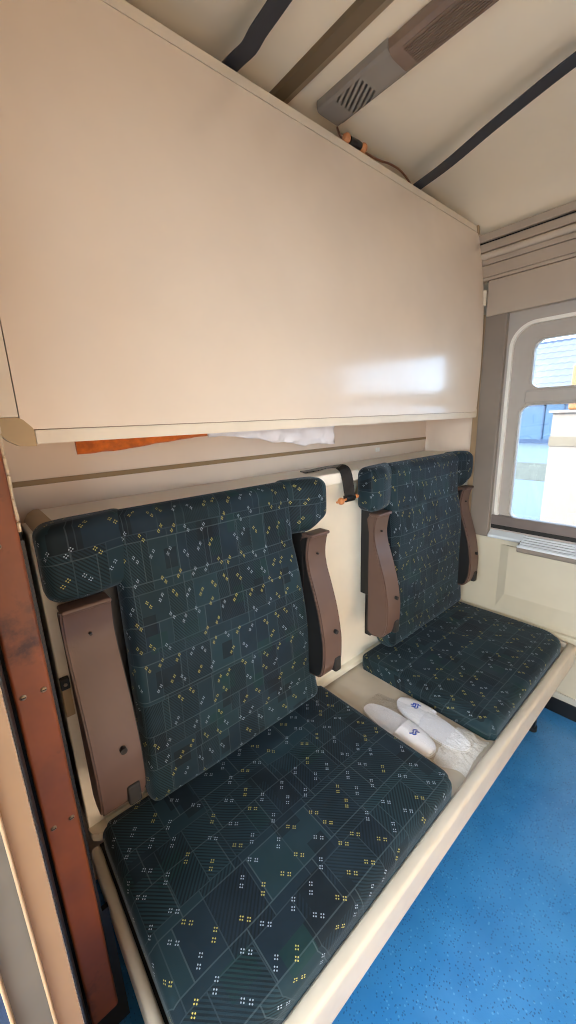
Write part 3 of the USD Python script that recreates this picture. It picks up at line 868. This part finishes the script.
bg = thing('plastic_bag', 'clear crinkled plastic bag around the white slippers', 'bag', (1.07, 0.6, 0.3785))
part(bg, 'sleeve', film_sheet(0.485, 0.80, 60, 90, bag_h, lambda y: 0.094 - 0.022 * float(sstep(y, 0.62, 0.82)), lambda y: 0.004 + 0 * y, 5, (40, 24, 10)), M['film'], smooth=25)
part(bg, 'crumpled_end', film_sheet(0.392, 0.49, 70, 50, bag_h, lambda y: 0.094 - 0.010 * math.sin((y - 0.39) * 60), lambda y: 0.012 + 0 * y, 9, (70, 34, 20)), M['film_crumpled'], smooth=False)

# ------------------------------------------------------------------ left side: brown post with paired screws
ps = thing('brown_post', 'worn rust brown post with paired screws beside the bench', 'post', (0.025, 0.77, 0.16))
part(ps, 'post_body', bx(-0.003, 0.0535, 0.75, 0.785, 0.15, 2.32, 0.006), M['post'])
for z, xsx in ((1.30, (0.022,)), (1.024, (0.010, 0.041)), (0.728, (0.010, 0.041))):
    for x in xsx:
        sc = part(ps, 'screw', lathe([(0, 0.0025), (0.0035, 0.002), (0.0055, 0.0)], (x, 0.750, z), (0, -1, 0)), M['screw'])
        part(sc, 'slot', bx(x - 0.004, x + 0.004, 0.7470, 0.7476, z - 0.0008, z + 0.0008), M['dark_gap'])
part(ps, 'gap_shade_plate', bx(-0.010, 0.062, 0.80, 0.805, 0.38, 1.29), M['black'])  # black sheet added behind the post to darken the shaded gaps
part(ps, 'low_shade_plate', bx(-0.010, 0.0765, 0.80, 0.812, 0.0, 0.38), M['black'])  # wider black sheet added for the shade near the floor
part(ps, 'edge_cord', tube(spline([(0.0560 + 0.0007 * math.sin(k * 1.7), 0.765, 1.315 + k * 0.02) for k in range(0, 50)], 200), 0.003, 7), M['cord'], 'frayed pale cord along the edge')

# ------------------------------------------------------------------ ceiling fittings
cr = thing('ceiling_rail', 'brown two-tone rail running across the ceiling', 'rail', (0.885, 0.2, 2.37))
part(cr, 'rail_face', ext(Polygon([(0.874, 2.401), (0.877, 2.386), (0.910, 2.382), (0.910, 2.401)]), 'y', -0.78, 1.15), M['rail_dark'])
part(cr, 'rail_flank', ext(Polygon([(0.910, 2.401), (0.910, 2.382), (0.930, 2.387), (0.937, 2.401)]), 'y', -0.78, 1.15), M['rail_light'])

lp = thing('ceiling_lamp', 'grey ceiling lamp with slotted end and smoked ribbed lens', 'lamp', (1.03, 0.4, 2.34))
hp = Polygon([(1.006, 2.401), (1.005, 2.379), (1.011, 2.373), (1.020, 2.371), (1.090, 2.371), (1.100, 2.373), (1.107, 2.379), (1.109, 2.401)])
house = ext(hp, 'y', 0.735, 0.985)
cuts = []
field_ = sbox(1.014, 0.828, 1.100, 0.922)
for k in range(10):
    o = -0.078 + k * 0.0172
    slot_ = Polygon([(1.057 + o - 0.10, 0.875 - 0.187), (1.057 + o + 0.10, 0.875 + 0.187), (1.057 + o + 0.10 + 0.0075, 0.875 + 0.187), (1.057 + o - 0.10 + 0.0075, 0.875 - 0.187)]).intersection(field_)
    if slot_.area > 1e-4:
        cuts.append(ext(slot_, 'z', 2.36, 2.388))
mk_ = lambda k: manifold3d.Manifold(manifold3d.Mesh(np.array(k.vertices, np.float32), np.array(k.faces, np.uint32)))
hm = trimesh.Trimesh(house.vertices, house.faces, process=True)
hman = mk_(hm)
for c in cuts:
    hman = hman - mk_(trimesh.Trimesh(c.vertices, c.faces, process=True))
part(lp, 'speaker_housing', hman, M['lamp_grey'])
part(lp, 'slot_backing', bx(1.010, 1.105, 0.80, 0.94, 2.384, 2.388), M['dark_gap'])
lens = []
pl_ = Polygon([(1.009, 2.398), (1.010, 2.377), (1.018, 2.370), (1.030, 2.366), (1.084, 2.366), (1.096, 2.370), (1.104, 2.377), (1.105, 2.398)])
part(lp, 'lens', ext(pl_, 'y', -0.35, 0.735), M['lamp_lens'])
for k in range(11):
    x = 1.022 + k * 0.0070
    zz_ = 2.366 if 1.028 < x < 1.086 else 2.369
    part(lp, 'lens_rib', bx(x - 0.0014, x + 0.0014, -0.35, 0.70, zz_ - 0.0022, zz_ + 0.003), M['lamp_lens'])
part(lp, 'edge_frame_shadow', bx(1.108, 1.120, -0.36, 0.985, 2.386, 2.4005, 0.003), M['lamp_edge_shade'])  # dark strip: part lamp border, part its soft shadow in colour
part(lp, 'end_cap', bx(1.002, 1.112, -0.60, -0.35, 2.368, 2.4005, 0.006), M['lamp_grey'])

single('ceiling_strap', ribbon(spline([(0.682, 1.02, 2.318), (0.680, 0.985, 2.326), (0.688, 0.94, 2.332), (0.697, 0.90, 2.336), (0.694, 0.86, 2.340), (0.694, 0.80, 2.344), (0.696, 0.70, 2.354), (0.697, 0.5, 2.372), (0.684, 0.35, 2.385), (0.684, 0.25, 2.397)], 60), (1, 0, 0.06), 0.044, 0.003), M['webbing'], 'wide black webbing strap left of the brown ceiling rail', 'strap')
single('ceiling_strap', ribbon(spline([(1.525, 1.0, 2.320), (1.515, 0.962, 2.3215), (1.495, 0.85, 2.327), (1.44, 0.64, 2.342), (1.40, 0.43, 2.360), (1.38, 0.2, 2.382), (1.37, 0.05, 2.396)], 60), (1, 0.16, -0.05), 0.046, 0.003), M['webbing'], 'black webbing strap between the ceiling lamp and the window', 'strap')

# rope with wooden toggle lying on the top edge of the upper berth
rp = thing('toggle_cord', 'brown cord with orange wooden toggle on the upper berth top', 'cord', (1.2, 0.96, 2.32))
part(rp, 'cord', tube(spline([(1.095, 0.985, 2.368), (1.095, 0.972, 2.340), (1.098, 0.966, 2.332), (1.16, 0.962, 2.329), (1.24, 0.966, 2.333), (1.30, 0.970, 2.340), (1.36, 0.976, 2.354), (1.42, 0.980, 2.360), (1.465, 0.978, 2.350), (1.495, 0.97, 2.326)], 70), 0.0032, 7), M['rope'])
TA, TB = np.array([1.105, 0.955, 2.329]), np.array([1.185, 0.953, 2.330])
ax_t = (TB - TA) / np.linalg.norm(TB - TA)
part(rp, 'toggle_grip', lathe([(0, -0.026), (0.010, -0.026), (0.011, -0.01), (0.011, 0.01), (0.010, 0.026), (0, 0.026)], (TA + TB) / 2, ax_t), M['leather'])
for P_ in (TA, TB):
    part(rp, 'toggle_bead', lathe([(r * 1.25, z * 1.05) for r, z in knob], P_, ax_t), M['wood'], 'orange wooden bead')

# ------------------------------------------------------------------ outside
ZG = -0.40
struct('ground_platform', bx(XW + 0.3, 11.7, -30, 40, ZG - 0.2, ZG), M['pavement'], 'pale paved station ground outside the window', 'ground')
struct('ground_verge', bx(11.7, 15.6, -30, 40, ZG - 0.2, ZG + 0.01), M['trackbed'], 'dry tan verge strip beyond the paving', 'ground')
struct('ground_yard', bx(15.6, 70, -40, 60, ZG - 0.2, ZG), M['pavement'], 'pale yard in front of the shed', 'ground')
struct('ground_corridor', bx(-60, -1.2, -40, 60, -1.2, -1.0), M['pavement'], 'pale ground on the corridor side', 'ground')
sh = thing('station_shed', 'pale blue shed with grey tiled roof across the yard', 'building', (25, 8, ZG))
part(sh, 'wall', bx(25, 30, -10, 26, ZG, 2.05), M['shed'])
part(sh, 'plinth', bx(24.93, 25, -10, 26, ZG, ZG + 0.22), M['shed_line'])
for y0 in (3.0, 5.2, 7.35, 9.4, 11.6):
    d = part(sh, 'door', bx(24.97, 25.0, y0, y0 + 1.15, ZG, 1.62), M['shed'])
    part(d, 'door_frame', [bx(24.94, 25, y0 - 0.06, y0, ZG, 1.70), bx(24.94, 25, y0 + 1.15, y0 + 1.21, ZG, 1.70), bx(24.94, 25, y0 - 0.06, y0 + 1.21, 1.62, 1.70)], M['shed_line'])
pitch = math.atan2(3.35, 4.5)
for r_ in range(9):
    z0 = 2.05 + r_ * 3.35 / 9; x0 = 24.4 + r_ * 4.5 / 9
    yy = np.linspace(-10, 26, 361)
    zz_ = 0.05 * np.abs(np.sin(yy * math.pi / 0.42))
    pts = []
    a = np.stack([np.full_like(yy, x0), yy, z0 + 0.04 + zz_], 1); b = np.stack([np.full_like(yy, x0 + 0.54), yy, z0 + 3.35 / 9 + zz_], 1)
    c = a - np.array([0, 0, 0.09]) - np.stack([0 * yy, 0 * yy, zz_], 1)
    vv = np.vstack([a, b, c]); n_ = len(yy); ff = []
    for i in range(n_ - 1):
        ff += [[i, n_ + i, n_ + i + 1], [i, n_ + i + 1, i + 1], [i, i + 1, 2 * n_ + i + 1], [i, 2 * n_ + i + 1, 2 * n_ + i]]
    part(sh, 'tile_course', trimesh.Trimesh(vv, ff, process=False), M['rooftile'], smooth=50)
part(sh, 'ridge', bx(28.85, 29.1, -10, 26, 5.32, 5.50, 0.05), M['shed_line'])
cb = thing('window_glare_block', 'peach reflection in the glass built as an added cabin with tan band close outside the window', 'building', (6.8, 1.0, ZG))  # added block imitating a bright reflection in the window pane
part(cb, 'wall', bx(6.0, 7.6, -1.2, 1.655, ZG, 1.425), M['glare_block'])
part(cb, 'band', bx(5.985, 6.0, -1.2, 1.665, 1.00, 1.12), M['glare_band'])
part(cb, 'top_slab', bx(5.95, 7.65, -1.25, 1.69, 1.425, 1.455), M['glare_block'])
part(cb, 'upper_block', bx(6.1, 6.7, 0.4, 1.53, 1.455, 2.02, 0.03), M['orange_sign'])
